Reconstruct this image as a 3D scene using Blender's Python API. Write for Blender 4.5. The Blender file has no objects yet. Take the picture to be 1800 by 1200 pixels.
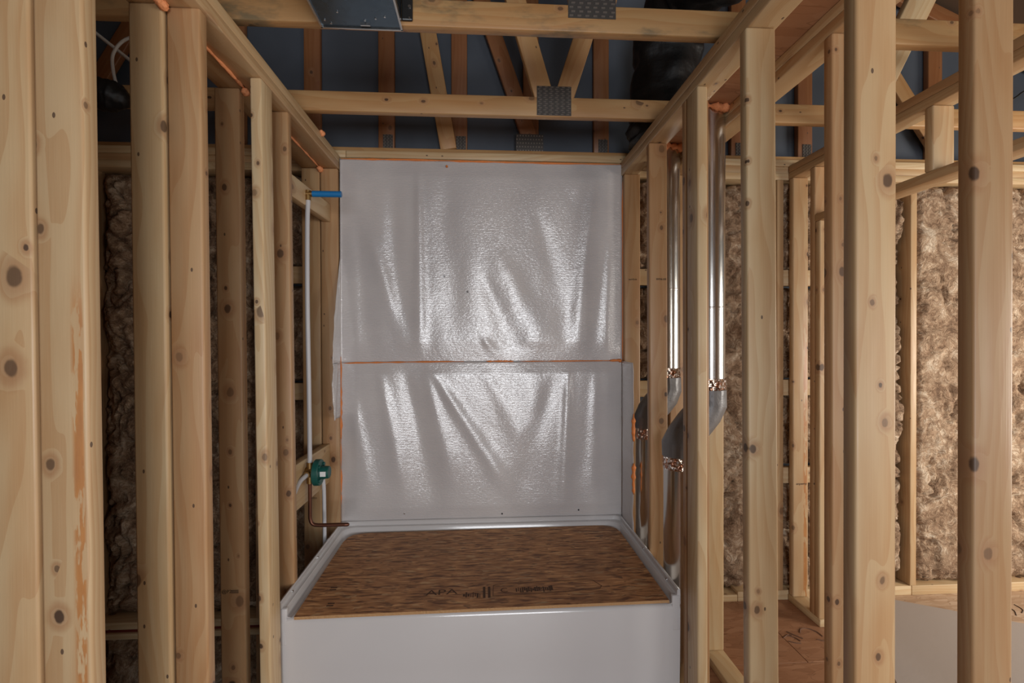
import bpy, bmesh, math, random
from mathutils import Vector, Matrix, noise, Quaternion

# ------------------------------------------------------------------ camera, world, lights, exposure
SC = bpy.context.scene
COL = SC.collection
random.seed(7)

cam_d = bpy.data.cameras.new('camera')
cam = bpy.data.objects.new('camera', cam_d)
COL.objects.link(cam)
cam_d.sensor_width = 36.0
cam_d.lens = 36.0 * 850 / 1800
cam_d.clip_start = 0.02
YAW, PITCH, ROLL = math.radians(3.5), math.radians(-0.3), math.radians(0.1)
fwd = Vector((math.sin(YAW) * math.cos(PITCH), math.cos(YAW) * math.cos(PITCH), math.sin(PITCH)))
cam.location = (0, 0, 1.49)
cam.rotation_mode = 'QUATERNION'
cam.rotation_quaternion = fwd.to_track_quat('-Z', 'Y') @ Quaternion((0, 0, 1), -ROLL)
SC.camera = cam

world = bpy.data.worlds.new('world')
SC.world = world
world.use_nodes = True
bgn = world.node_tree.nodes['Background']
bgn.inputs[0].default_value = (1.0, 0.97, 0.93, 1)
bgn.inputs[1].default_value = 0.05


def area(name, loc, target, sx, sy, power, color):
    d = bpy.data.lights.new(name, 'AREA')
    d.shape = 'RECTANGLE'
    d.size, d.size_y, d.energy, d.color = sx, sy, power, color
    o = bpy.data.objects.new(name, d)
    COL.objects.link(o)
    o.location = loc
    o.rotation_euler = (Vector(target) - Vector(loc)).to_track_quat('-Z', 'Y').to_euler()
    return o


area('window_daylight', (0.3, -2.9, 1.35), (0.05, 2.6, 1.2), 1.45, 1.35, 92, (0.945, 0.965, 1.0))
area('second_window_daylight', (3.4, -2.5, 1.35), (-0.8, 2.0, 1.2), 1.6, 1.4, 48, (1.0, 0.96, 0.91))
area('side_window_daylight', (4.4, 0.9, 1.3), (2.0, 2.3, 0.8), 1.2, 1.3, 85, (1.0, 0.92, 0.82))

SC.cycles.max_bounces = 6
SC.view_settings.view_transform = 'Standard'
SC.view_settings.look = 'None'
SC.view_settings.gamma = 1.0
SC.view_settings.use_curve_mapping = False
SC.view_settings.exposure = 0.0


# ------------------------------------------------------------------ material helpers
class NT:
    def __init__(self, name):
        self.m = bpy.data.materials.new(name)
        self.m.use_nodes = True
        self.t = self.m.node_tree
        self.b = self.t.nodes['Principled BSDF']

    def n(self, typ, **kw):
        nd = self.t.nodes.new(typ)
        for k, v in kw.items():
            setattr(nd, k, v)
        return nd

    def put(self, sock, v):
        if hasattr(v, 'is_linked') or isinstance(v, bpy.types.NodeSocket):
            self.t.links.new(v, sock)
        else:
            sock.default_value = v

    def math(self, op, a, b=0.0, c=None, clamp=False):
        nd = self.n('ShaderNodeMath', operation=op, use_clamp=clamp)
        self.put(nd.inputs[0], a)
        self.put(nd.inputs[1], b)
        if c is not None:
            self.put(nd.inputs[2], c)
        return nd.outputs[0]

    def vmath(self, op, a, b):
        nd = self.n('ShaderNodeVectorMath', operation=op)
        self.put(nd.inputs[0], a)
        self.put(nd.inputs[1], b)
        return nd.outputs[0]

    def noise(self, vec, scale, detail=3.0, rough=0.55, dist=0.0):
        nd = self.n('ShaderNodeTexNoise')
        self.put(nd.inputs['Vector'], vec)
        nd.inputs['Scale'].default_value = scale
        nd.inputs['Detail'].default_value = detail
        nd.inputs['Roughness'].default_value = rough
        nd.inputs['Distortion'].default_value = dist
        return nd.outputs['Fac']

    def voro(self, vec, scale, feature='F1', rnd=1.0, dim='3D'):
        nd = self.n('ShaderNodeTexVoronoi', feature=feature, voronoi_dimensions=dim)
        self.put(nd.inputs['Vector'], vec)
        nd.inputs['Scale'].default_value = scale
        nd.inputs['Randomness'].default_value = rnd
        return nd

    def ramp(self, fac, stops):
        nd = self.n('ShaderNodeValToRGB')
        self.put(nd.inputs[0], fac)
        cr = nd.color_ramp
        while len(cr.elements) < len(stops):
            cr.elements.new(0.5)
        for e, (p, c) in zip(cr.elements, stops):
            e.position = p
            e.color = (*c, 1) if len(c) == 3 else c
        return nd.outputs[0]

    def mix(self, fac, a, b, mode='MIX'):
        nd = self.n('ShaderNodeMix', data_type='RGBA', blend_type=mode)
        self.put(nd.inputs[0], fac)
        for s, v in ((nd.inputs[6], a), (nd.inputs[7], b)):
            if isinstance(v, tuple):
                v = (*v, 1) if len(v) == 3 else v
            self.put(s, v)
        return nd.outputs[2]

    def smooth(self, v, lo, hi):
        nd = self.n('ShaderNodeMapRange', interpolation_type='SMOOTHSTEP')
        self.put(nd.inputs[0], v)
        nd.inputs[1].default_value = lo
        nd.inputs[2].default_value = hi
        return nd.outputs[0]

    def obj(self):
        return self.n('ShaderNodeTexCoord').outputs['Object']

    def rnd(self):
        return self.n('ShaderNodeObjectInfo').outputs['Random']

    def scale(self, v, s):
        return self.vmath('MULTIPLY', v, s)

    def bump(self, h, strength, dist=0.01):
        nd = self.n('ShaderNodeBump')
        nd.inputs['Strength'].default_value = strength
        nd.inputs['Distance'].default_value = dist
        self.put(nd.inputs['Height'], h)
        self.t.links.new(nd.outputs[0], self.b.inputs['Normal'])

    def set(self, color=None, rough=None, metal=None, **kw):
        if color is not None:
            if isinstance(color, tuple):
                color = (*color, 1) if len(color) == 3 else color
            self.put(self.b.inputs['Base Color'], color)
        if rough is not None:
            self.put(self.b.inputs['Roughness'], rough)
        if metal is not None:
            self.b.inputs['Metallic'].default_value = metal
        for k, v in kw.items():
            self.put(self.b.inputs[k.replace('_', ' ')], v)
        return self.m


def pine(name, light, dark, knot=0.62, mould=False, stain=False):
    """Sawn softwood; the board runs along its own local Z."""
    k = NT(name)
    o, r = k.obj(), k.rnd()
    off = k.n('ShaderNodeCombineXYZ')
    k.put(off.inputs[0], k.math('MULTIPLY', r, 17.3))
    k.put(off.inputs[1], k.math('MULTIPLY', r, 29.0))
    k.put(off.inputs[2], k.math('MULTIPLY', r, 83.0))
    p = k.vmath('ADD', o, off.outputs[0])
    # knots
    s0 = k.n('ShaderNodeSeparateXYZ')
    k.put(s0.inputs[0], p)
    c2 = k.n('ShaderNodeCombineXYZ')
    k.put(c2.inputs[0], k.math('ADD', s0.outputs[0], k.math('MULTIPLY', s0.outputs[1], 0.9)))
    k.put(c2.inputs[1], s0.outputs[2])
    v1 = k.voro(k.scale(c2.outputs[0], (9.0, 6.5, 1.0)), 1.0, dim='2D')
    sep = k.n('ShaderNodeSeparateColor')
    k.put(sep.inputs[0], v1.outputs['Color'])
    has = k.math('GREATER_THAN', sep.outputs[0], knot)
    wob = k.math('MULTIPLY', k.math('SUBTRACT', k.noise(p, 45.0, 2.0), 0.5), 0.06)
    d = k.math('ADD', v1.outputs['Distance'], wob)
    size = k.math('MULTIPLY_ADD', k.math('POWER', sep.outputs[1], 2.0), 0.10, 0.038)
    dn = k.math('DIVIDE', d, size)
    core = k.math('MULTIPLY', has, k.math('SUBTRACT', 1.0, k.smooth(dn, 0.75, 1.15)))
    halo = k.math('MULTIPLY', has, k.math('SUBTRACT', 1.0, k.smooth(dn, 1.0, 3.2)))
    # growth rings, bent round the knots
    slow = k.noise(k.scale(p, (5.0, 5.0, 0.9)), 1.0, 2.0)
    bend = k.math('MULTIPLY', halo, 1.1)
    sx = k.n('ShaderNodeSeparateXYZ')
    k.put(sx.inputs[0], p)
    ringv = k.math('ADD', k.math('ADD', k.math('MULTIPLY', sx.outputs[0], 20.0), k.math('MULTIPLY', sx.outputs[1], 42.0)),
                   k.math('ADD', k.math('MULTIPLY', slow, 9.0), bend))
    ring = k.math('FRACT', ringv)
    ring = k.smooth(ring, 0.15, 0.98)
    fine = k.noise(k.scale(p, (260.0, 260.0, 6.0)), 1.0, 3.0)
    blot = k.noise(k.scale(p, (9.0, 9.0, 2.2)), 1.0, 3.0)
    tone = k.noise(k.scale(p, (0.6, 0.6, 0.4)), 1.0, 1.0)
    base = k.mix(k.smooth(r, 0.0, 1.0), light, dark)
    c = k.mix(k.math('MULTIPLY', k.smooth(blot, 0.38, 0.70), 0.6), base, (dark[0] * 0.92, dark[1] * 0.78, dark[2] * 0.66))
    c = k.mix(k.math('MULTIPLY', ring, 0.42), c, (dark[0] * 0.80, dark[1] * 0.60, dark[2] * 0.44))
    c = k.mix(k.math('MULTIPLY', k.smooth(fine, 0.35, 0.75), 0.16), c, (light[0] * 1.12, light[1] * 1.12, light[2] * 1.15))
    c = k.mix(k.math('MULTIPLY', halo, 0.5), c, (0.34, 0.17, 0.085))
    c = k.mix(k.math('MULTIPLY', k.math('MULTIPLY', core, k.math('MULTIPLY_ADD', sep.outputs[2], 0.6, 0.38)), 0.95), c, (0.055, 0.03, 0.02))
    # pin marks
    v2 = k.voro(k.scale(c2.outputs[0], (17.0, 9.0, 1.0)), 1.0, dim='2D')
    sep2 = k.n('ShaderNodeSeparateColor')
    k.put(sep2.inputs[0], v2.outputs['Color'])
    pin = k.math('MULTIPLY', k.math('GREATER_THAN', sep2.outputs[0], 0.90), k.math('LESS_THAN', v2.outputs['Distance'], 0.05))
    c = k.mix(k.math('MULTIPLY', pin, 0.85), c, (0.07, 0.04, 0.03))
    if stain:
        so = k.n('ShaderNodeSeparateXYZ')
        k.put(so.inputs[0], o)
        edge = k.math('MULTIPLY', k.smooth(so.outputs[0], 0.012, 0.022), k.math('SUBTRACT', 1.0, k.smooth(so.outputs[0], 0.034, 0.040)))
        edge = k.math('MULTIPLY', edge, k.math('SUBTRACT', 1.0, k.smooth(so.outputs[2], 0.28, 0.42)))
        flake = k.smooth(k.noise(k.scale(o, (55.0, 55.0, 9.0)), 1.0, 4.0, 0.6), 0.45, 0.50)
        fm = k.math('MULTIPLY', edge, flake)
        bark = k.mix(k.noise(k.scale(o, (60.0, 60.0, 14.0)), 1.0, 3.0), (0.58, 0.25, 0.06), (0.30, 0.10, 0.03))
        c = k.mix(k.math('MULTIPLY', fm, 0.85), c, bark)
    if mould:
        mm = k.smooth(k.noise(k.scale(p, (7.0, 7.0, 3.0)), 1.0, 5.0, 0.65), 0.50, 0.68)
        c = k.mix(k.math('MULTIPLY', mm, 0.75), c, (0.10, 0.095, 0.06))
    rough = k.math('MULTIPLY_ADD', k.noise(k.scale(p, (30.0, 30.0, 5.0)), 1.0, 2.0), 0.30, 0.30)
    k.bump(k.math('ADD', k.math('MULTIPLY', fine, 0.25), k.math('MULTIPLY', slow, 0.6)), 0.25, 0.004)
    return k.set(c, rough)


def plain(name, color, rough=0.5, metal=0.0, bump=None, **kw):
    k = NT(name)
    if bump:
        k.bump(k.noise(k.obj(), bump[0], 3.0), bump[1], 0.01)
    return k.set(color, rough, metal, **kw)


M = {}
M['pine'] = pine('pine_pale', (0.555, 0.398, 0.225), (0.510, 0.340, 0.179), 0.62)
M['pine_warm'] = pine('pine_warm', (0.490, 0.320, 0.172), (0.455, 0.280, 0.143), 0.58)
M['pine_white'] = pine('pine_blond', (0.620, 0.478, 0.288), (0.580, 0.434, 0.249), 0.66)
M['pine_stain'] = pine('pine_with_bark', (0.545, 0.388, 0.222), (0.515, 0.345, 0.183), 0.55, stain=True)
M['pine_truss'] = pine('pine_truss', (0.500, 0.309, 0.142), (0.470, 0.275, 0.116), 0.6)
M['pine_mould'] = pine('pine_with_mould', (0.500, 0.318, 0.150), (0.470, 0.280, 0.120), 0.6, mould=True)
M['pine_gable'] = pine('pine_gable', (0.30, 0.135, 0.055), (0.26, 0.11, 0.042), 0.7)
M['pine_shaded'] = pine('pine_shaded', (0.440, 0.294, 0.163), (0.400, 0.256, 0.133), 0.62)  # darker pine: the shade on the near chase stud is put into its colour


def osb(name, cols, size=1.0, rough=0.6):
    k = NT(name)
    o = k.obj()
    wob = k.n('ShaderNodeTexNoise')
    k.put(wob.inputs['Vector'], o)
    wob.inputs['Scale'].default_value = 16.0
    w = k.vmath('ADD', o, k.scale(k.vmath('SUBTRACT', wob.outputs['Color'], (0.5, 0.5, 0.5)), (0.022, 0.022, 0.0)))
    cur = None
    for i, (ang, sx, sy) in enumerate(((3, 13, 60), (-24, 15, 58), (21, 14, 66), (-60, 24, 60))):
        mp = k.n('ShaderNodeMapping')
        k.put(mp.inputs['Vector'], w)
        mp.inputs['Location'].default_value = (i * 1.7, i * 2.3, 0)
        mp.inputs['Rotation'].default_value = (0, 0, math.radians(ang))
        mp.inputs['Scale'].default_value = (sx * size, sy * size, 4)
        v = k.voro(mp.outputs[0], 1.0)
        sp = k.n('ShaderNodeSeparateColor')
        k.put(sp.inputs[0], v.outputs['Color'])
        c = k.ramp(sp.outputs[0], [(0.0, cols[0]), (0.35, cols[1]), (0.75, cols[2]), (1.0, cols[3])])
        c = k.mix(k.math('MULTIPLY', k.noise(mp.outputs[0], 3.0, 2.0), 0.35), c, cols[1])
        if cur is None:
            cur, hh = c, sp.outputs[1]
        else:
            mk = k.math('GREATER_THAN', sp.outputs[2], (0.5, 0.55, 0.6, 0.86)[i])
            cur = k.mix(mk, cur, c)
            if i < 3:
                ve = k.voro(mp.outputs[0], 1.0, 'DISTANCE_TO_EDGE')
                crack = k.math('MULTIPLY', k.math('LESS_THAN', ve.outputs['Distance'], 0.035), k.math('GREATER_THAN', sp.outputs[1], 0.62))
                cur = k.mix(k.math('MULTIPLY', crack, 0.5), cur, (cols[0][0] * 0.6, cols[0][1] * 0.55, cols[0][2] * 0.5))
            hh = k.math('ADD', hh, k.math('MULTIPLY', mk, sp.outputs[1]))
    big = k.noise(o, 2.6, 3.0)
    cur = k.mix(k.math('MULTIPLY', k.smooth(big, 0.35, 0.75), 0.4), cur, cols[0])
    k.bump(hh, 0.22, 0.004)
    return k.set(cur, rough)


def strand_panel():
    k = NT('oriented_strand_board')
    o = k.obj()
    wn = k.n('ShaderNodeTexNoise')
    k.put(wn.inputs['Vector'], o)
    wn.inputs['Scale'].default_value = 9.0
    w = k.vmath('ADD', o, k.scale(k.vmath('SUBTRACT', wn.outputs['Color'], (0.5, 0.5, 0.5)), (0.05, 0.03, 0.0)))
    lay = []
    for i, (ang, sx, sy) in enumerate(((3, 10, 60), (-14, 12, 64), (19, 11, 66), (-48, 22, 70))):
        mp = k.n('ShaderNodeMapping')
        k.put(mp.inputs['Vector'], w)
        mp.inputs['Location'].default_value = (i * 3.7, i * 5.3, 0)
        mp.inputs['Rotation'].default_value = (0, 0, math.radians(ang))
        mp.inputs['Scale'].default_value = (sx, sy, 3)
        lay.append(k.noise(mp.outputs[0], 1.0, 2.5, 0.55))
    pick = k.noise(w, 14.0, 1.0)
    m = k.math('ADD', k.math('MULTIPLY', lay[0], 0.5), k.math('ADD', k.math('MULTIPLY', lay[1], 0.28), k.math('MULTIPLY', lay[2], 0.22)))
    c = k.ramp(m, [(0.41, (0.168, 0.065, 0.023)), (0.475, (0.403, 0.186, 0.071)), (0.54, (0.515, 0.250, 0.099)), (0.61, (0.739, 0.412, 0.185))])
    dk = k.math('MULTIPLY', k.smooth(lay[1], 0.565, 0.62), k.smooth(pick, 0.47, 0.55))
    c = k.mix(k.math('MULTIPLY', dk, 0.75), c, (0.09, 0.04, 0.018))
    dk2 = k.math('MULTIPLY', k.smooth(lay[3], 0.60, 0.65), k.math('SUBTRACT', 1.0, k.smooth(pick, 0.42, 0.48)))
    c = k.mix(k.math('MULTIPLY', dk2, 0.6), c, (0.10, 0.045, 0.02))
    lt = k.math('MULTIPLY', k.smooth(lay[2], 0.58, 0.63), k.smooth(pick, 0.46, 0.52))
    c = k.mix(k.math('MULTIPLY', lt, 0.65), c, (0.60, 0.40, 0.21))
    big = k.noise(o, 3.0, 3.0)
    c = k.mix(k.math('MULTIPLY', k.smooth(big, 0.40, 0.72), 0.35), c, (0.22, 0.105, 0.045))
    k.bump(m, 0.35, 0.006)
    return k.set(c, 0.6)


M['osb'] = strand_panel()
M['osb_edge'] = plain('strand_board_edge', (0.44, 0.25, 0.11), 0.7, bump=(90, 0.5))
M['subfloor'] = osb('subfloor_board', [(0.27, 0.125, 0.062), (0.33, 0.16, 0.082), (0.36, 0.18, 0.095), (0.40, 0.21, 0.115)], 0.6, 0.5)
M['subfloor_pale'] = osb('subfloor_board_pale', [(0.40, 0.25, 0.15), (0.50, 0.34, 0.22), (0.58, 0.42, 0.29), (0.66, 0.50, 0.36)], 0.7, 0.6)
M['ply'] = osb('draft_stop_plywood', [(0.36, 0.17, 0.08), (0.44, 0.22, 0.11), (0.48, 0.26, 0.14), (0.52, 0.30, 0.17)], 0.35, 0.6)


def poly_film():
    k = NT('polyethylene_film')
    o = k.obj()
    sp = k.n('ShaderNodeSeparateXYZ')
    k.put(sp.inputs[0], o)
    wv = k.n('ShaderNodeTexWave', wave_type='BANDS', bands_direction='Z')
    k.put(wv.inputs['Vector'], o)
    wv.inputs['Scale'].default_value = 38.0
    wv.inputs['Distortion'].default_value = 2.5
    wv.inputs['Detail'].default_value = 2.0
    wv.inputs['Detail Scale'].default_value = 1.6
    dia = k.noise(k.scale(o, (70.0, 70.0, 130.0)), 1.0, 2.0)
    soft = k.noise(o, 7.0, 3.0)
    h = k.math('ADD', k.math('ADD', k.math('MULTIPLY', wv.outputs['Fac'], 0.26), k.math('MULTIPLY', dia, 0.9)), k.math('MULTIPLY', soft, 1.6))
    k.bump(h, 0.24, 0.0042)
    c = k.mix(k.smooth(k.noise(o, 3.2, 2.0), 0.3, 0.7), (0.60, 0.572, 0.565), (0.55, 0.525, 0.525))
    return k.set(c, 0.21, Specular_IOR_Level=1.0)


M['film'] = poly_film()
M['sealant'] = plain('orange_acoustic_sealant', (0.72, 0.22, 0.05), 0.55, bump=(60, 0.4))
M['foam'] = plain('orange_gun_foam', (0.83, 0.33, 0.14), 0.7, bump=(70, 0.6))
M['tub'] = plain('white_acrylic', (0.58, 0.565, 0.565), 0.14, Specular_IOR_Level=0.6)
M['black_plastic'] = plain('black_plastic_sleeve', (0.005, 0.005, 0.0055), 0.5, bump=(16, 0.5))
M['copper'] = plain('tarnished_copper', (0.15, 0.062, 0.038), 0.4, 0.8)
M['brass'] = plain('dull_brass', (0.34, 0.21, 0.08), 0.38, 0.9)
M['pex'] = plain('white_plastic_tube', (0.58, 0.58, 0.60), 0.4)
M['blue'] = plain('blue_plastic', (0.010, 0.17, 0.44), 0.35)
M['green'] = plain('dark_green_plastic', (0.008, 0.085, 0.07), 0.4)
M['white'] = plain('white_paper', (0.75, 0.75, 0.75), 0.6)
M['ink'] = plain('black_stamp_ink', (0.035, 0.022, 0.016), 0.8)
M['ink_soft'] = plain('faded_stamp_ink', (0.09, 0.043, 0.022), 0.8)
M['ink_floor'] = plain('worn_floor_ink', (0.15, 0.075, 0.042), 0.8)
M['steel_dark'] = plain('dark_steel', (0.05, 0.05, 0.05), 0.35, 0.7)
M['screw'] = plain('bright_screw', (0.7, 0.7, 0.7), 0.25, 1.0)
M['cable'] = plain('white_cable_jacket', (0.62, 0.60, 0.56), 0.5)
M['drywall'] = plain('grey_wallboard_paper', (0.43, 0.375, 0.335), 0.65, bump=(30, 0.08))
M['gypsum'] = plain('white_gypsum_edge', (0.72, 0.71, 0.70), 0.8)
M['red_membrane'] = plain('dark_red_sill_gasket', (0.16, 0.022, 0.012), 0.6)
M['roof'] = plain('unseen_roof_deck', (0.10, 0.06, 0.035), 0.8)


def galv(name, col, rough):
    k = NT(name)
    o = k.obj()
    v = k.voro(o, 60.0)
    sp = k.n('ShaderNodeSeparateColor')
    k.put(sp.inputs[0], v.outputs['Color'])
    c = k.mix(k.math('MULTIPLY', sp.outputs[0], 0.22), col, (col[0] * 0.72, col[1] * 0.73, col[2] * 0.75))
    k.bump(k.noise(o, 6.0, 2.0), 0.08, 0.01)
    return k.set(c, k.math('MULTIPLY_ADD', sp.outputs[1], 0.08, rough), 1.0)


M['duct'] = plain('galvanised_duct', (0.66, 0.65, 0.63), 0.21, 1.0)
M['fan_steel'] = galv('galvanised_housing', (0.13, 0.18, 0.23), 0.2)
M['plate'] = plain('truss_plate_steel', (0.10, 0.092, 0.085), 0.5, 0.6)
M['tooth'] = plain('truss_plate_tooth', (0.55, 0.53, 0.50), 0.3, 0.9)


def foil():
    k = NT('crinkled_foil')
    o = k.obj()
    v = k.voro(o, 75.0)
    h = k.math('ADD', k.noise(o, 40.0, 4.0, 0.7), v.outputs['Distance'])
    k.bump(h, 1.0, 0.02)
    c = k.mix(k.smooth(k.noise(o, 55.0, 2.0), 0.45, 0.6), (0.85, 0.80, 0.76), (0.72, 0.40, 0.28))
    return k.set(c, 0.14, 1.0)


M['foil'] = foil()


def duct_tape():
    k = NT('grey_duct_tape')
    o = k.obj()
    k.bump(k.noise(o, 22.0, 3.0), 0.4, 0.01)
    return k.set(k.mix(k.noise(o, 9.0, 2.0), (0.16, 0.16, 0.165), (0.27, 0.27, 0.28)), 0.4, 0.25)


M['tape'] = duct_tape()


def sheathing():
    k = NT('blue_grey_wrap')
    o = k.obj()
    c = k.mix(k.smooth(k.noise(o, 1.6, 3.0), 0.3, 0.7), (0.095, 0.112, 0.14), (0.065, 0.078, 0.098))
    return k.set(c, 0.5)


M['wrap'] = sheathing()


def wool():
    k = NT('brown_mineral_wool')
    o = k.obj()
    wn = k.n('ShaderNodeTexNoise')
    k.put(wn.inputs['Vector'], o)
    wn.inputs['Scale'].default_value = 7.0
    wn.inputs['Detail'].default_value = 3.0
    w = k.vmath('ADD', o, k.scale(k.vmath('SUBTRACT', wn.outputs['Color'], (0.5, 0.5, 0.5)), (0.55, 0.55, 0.55)))
    f1 = k.noise(k.scale(w, (14.0, 14.0, 62.0)), 1.0, 4.0, 0.65)
    f2 = k.noise(k.scale(w, (80.0, 80.0, 26.0)), 1.0, 3.0, 0.6)
    big = k.noise(o, 6.5, 4.0, 0.6, 1.5)
    t = k.math('ADD', k.math('MULTIPLY', f1, 0.42), k.math('ADD', k.math('MULTIPLY', big, 0.58), k.math('MULTIPLY', f2, 0.14)))
    c = k.ramp(t, [(0.40, (0.09, 0.046, 0.022)), (0.51, (0.25, 0.150, 0.085)), (0.60, (0.42, 0.285, 0.18)), (0.73, (0.74, 0.61, 0.46))])
    k.bump(t, 0.9, 0.03)
    return k.set(c, 0.85, Sheen_Weight=0.0)


M['wool'] = wool()


# ------------------------------------------------------------------ geometry helpers
def link(o, parent=None):
    COL.objects.link(o)
    if parent is not None:
        o.parent = parent
        o.matrix_parent_inverse = Matrix.Translation(-Vector(parent.location))
    return o


def bm_obj(name, bm, mat, parent=None, smooth=False, loc=None, sharp=None):
    me = bpy.data.meshes.new(name)
    bmesh.ops.recalc_face_normals(bm, faces=bm.faces)
    if loc is not None:
        bmesh.ops.translate(bm, verts=bm.verts, vec=-Vector(loc))
    bm.to_mesh(me)
    bm.free()
    for m_ in (mat if isinstance(mat, (list, tuple)) else [mat]):
        me.materials.append(m_)
    if smooth:
        for p in me.polygons:
            p.use_smooth = True
        if sharp:
            me.set_sharp_from_angle(angle=math.radians(sharp))
    o = bpy.data.objects.new(name, me)
    if loc is not None:
        o.location = loc
    return link(o, parent)


def empty(name, loc=(0, 0, 0)):
    o = bpy.data.objects.new(name, None)
    o.location = loc
    o.empty_display_size = 0.05
    return link(o)


def tag(o, label, cat=None, group=None, kind=None):
    o['label'] = label
    if cat:
        o['category'] = cat
    if group:
        o['group'] = group
    if kind:
        o['kind'] = kind
    return o


def add_box(bm, x0, x1, y0, y1, z0, z1, bevel=0.0, seg=2):
    r = bmesh.ops.create_cube(bm, size=1.0)
    vs = r['verts']
    for v in vs:
        v.co = Vector(((x0 + x1) / 2 + v.co.x * (x1 - x0), (y0 + y1) / 2 + v.co.y * (y1 - y0), (z0 + z1) / 2 + v.co.z * (z1 - z0)))
    if bevel:
        es = set()
        for v in vs:
            es.update(v.link_edges)
        bmesh.ops.bevel(bm, geom=list(es), offset=bevel, segments=seg, affect='EDGES', profile=0.5)


def box(name, parent, x0, x1, y0, y1, z0, z1, mat, bevel=0.002):
    bm = bmesh.new()
    c = Vector(((x0 + x1) / 2, (y0 + y1) / 2, (z0 + z1) / 2))
    add_box(bm, x0, x1, y0, y1, z0, z1, bevel)
    return bm_obj(name, bm, mat, parent, loc=c)


def beam(name, parent, a, b, width, thick, wdir, mat, bevel=0.004):
    """Sawn board from a to b; width is measured along wdir. Local Z follows the length."""
    a, b = Vector(a), Vector(b)
    z = (b - a).normalized()
    wv = Vector(wdir)
    x = (wv - z * wv.dot(z)).normalized()
    y = z.cross(x)
    L = (b - a).length
    bm = bmesh.new()
    add_box(bm, -width / 2, width / 2, -thick / 2, thick / 2, -L / 2, L / 2, bevel, 2)
    o = bm_obj(name, bm, mat, None, smooth=True, sharp=60)
    rot = Matrix((x, y, z)).transposed().to_4x4()
    o.matrix_basis = Matrix.Translation((a + b) / 2) @ rot
    if parent is not None:
        o.parent = parent
        o.matrix_parent_inverse = Matrix.Translation(-Vector(parent.location))
    return o


ZE = 1.49


def stud(parent, x0, x1, y0, y1, z0=0.038, z1=2.39, mat='pine', lean=0.006, name='stud', label=None, bevel=0.006):
    """Upright; a stud out of plumb leans by `lean` (its foot stands to the right of its head)."""
    cx, cy = (x0 + x1) / 2, (y0 + y1) / 2
    a = (cx + lean * (ZE - z0), cy, z0)
    b = (cx + lean * (ZE - z1), cy, z1)
    w, t = x1 - x0, y1 - y0
    o = beam(name, parent, a, b, w, t, (1, 0, 0), M[mat], bevel)
    if label:
        o['label'] = label
    return o


def tube_bm(bm, pts, radius, seg=16, cap=True, rfun=None):
    pts = [Vector(p) for p in pts]
    rings = []
    prev = None
    for i, p in enumerate(pts):
        t = (pts[min(i + 1, len(pts) - 1)] - pts[max(i - 1, 0)]).normalized()
        if prev is None:
            u = t.orthogonal().normalized()
        else:
            u = (prev - t * prev.dot(t)).normalized()
        prev = u
        w = t.cross(u)
        ring = []
        for s in range(seg):
            a = 2 * math.pi * s / seg
            r = radius[i] if isinstance(radius, (list, tuple)) else radius
            if rfun:
                r *= rfun(i, a)
            ring.append(bm.verts.new(p + (u * math.cos(a) + w * math.sin(a)) * r))
        rings.append(ring)
    for A, B in zip(rings, rings[1:]):
        for s in range(seg):
            bm.faces.new((A[s], A[(s + 1) % seg], B[(s + 1) % seg], B[s]))
    if cap:
        bm.faces.new(rings[0][::-1])
        bm.faces.new(rings[-1])


def tube(name, parent, pts, radius, mat, seg=16, cap=True, rfun=None, sharp=50):
    bm = bmesh.new()
    tube_bm(bm, pts, radius, seg, cap, rfun)
    c = sum((Vector(p) for p in pts), Vector()) / len(pts)
    return bm_obj(name, bm, mat, parent, smooth=True, loc=c, sharp=sharp)


def spline(pts, n=10):
    pts = [Vector(p) for p in pts]
    P = [pts[0] * 2 - pts[1]] + pts + [pts[-1] * 2 - pts[-2]]
    out = []
    for i in range(1, len(P) - 2):
        for j in range(n):
            t = j / n
            a, b, c, d = P[i - 1], P[i], P[i + 1], P[i + 2]
            out.append(0.5 * ((2 * b) + (c - a) * t + (2 * a - 5 * b + 4 * c - d) * t * t + (3 * b - a - 3 * c + d) * t ** 3))
    out.append(pts[-1])
    return out


def blob(name, parent, pts, radius, mat, seed=0.0, rough=0.35):
    """Lumpy bead laid along a line."""
    q = spline(pts, 8) if len(pts) > 2 else [Vector(pts[0]).lerp(Vector(pts[1]), t / 24) for t in range(25)]
    n = len(q)
    rs = []
    for i, p in enumerate(q):
        e = min(1.0, 0.25 + 6 * min(i, n - 1 - i) / n)
        rs.append(radius * e * (1 + rough * 2 * noise.noise(p * 40 + Vector((seed, 3, 1)))))
    bm = bmesh.new()
    tube_bm(bm, q, rs, 10, True, lambda i, a: 1 + rough * noise.noise(Vector((math.cos(a) * 1.3, math.sin(a) * 1.3, i * 0.55 + seed))))
    c = sum(q, Vector()) / n
    return bm_obj(name, bm, mat, parent, smooth=True, loc=c)


def text_mesh(name, parent, body, size, mat, matrix, extrude=0.0002):
    cu = bpy.data.curves.new(name, 'FONT')
    cu.body = body
    cu.size = size
    cu.extrude = extrude
    cu.align_x = 'CENTER'
    cu.align_y = 'CENTER'
    tmp = bpy.data.objects.new(name + '_tmp', cu)
    COL.objects.link(tmp)
    dg = bpy.context.evaluated_depsgraph_get()
    me = bpy.data.meshes.new_from_object(tmp.evaluated_get(dg))
    bpy.data.objects.remove(tmp)
    bpy.data.curves.remove(cu)
    me.name = name
    me.materials.clear()
    me.materials.append(mat)
    o = bpy.data.objects.new(name, me)
    COL.objects.link(o)
    o.matrix_basis = matrix
    if parent is not None:
        o.parent = parent
        o.matrix_parent_inverse = Matrix.Translation(-Vector(parent.location))
    return o


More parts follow.
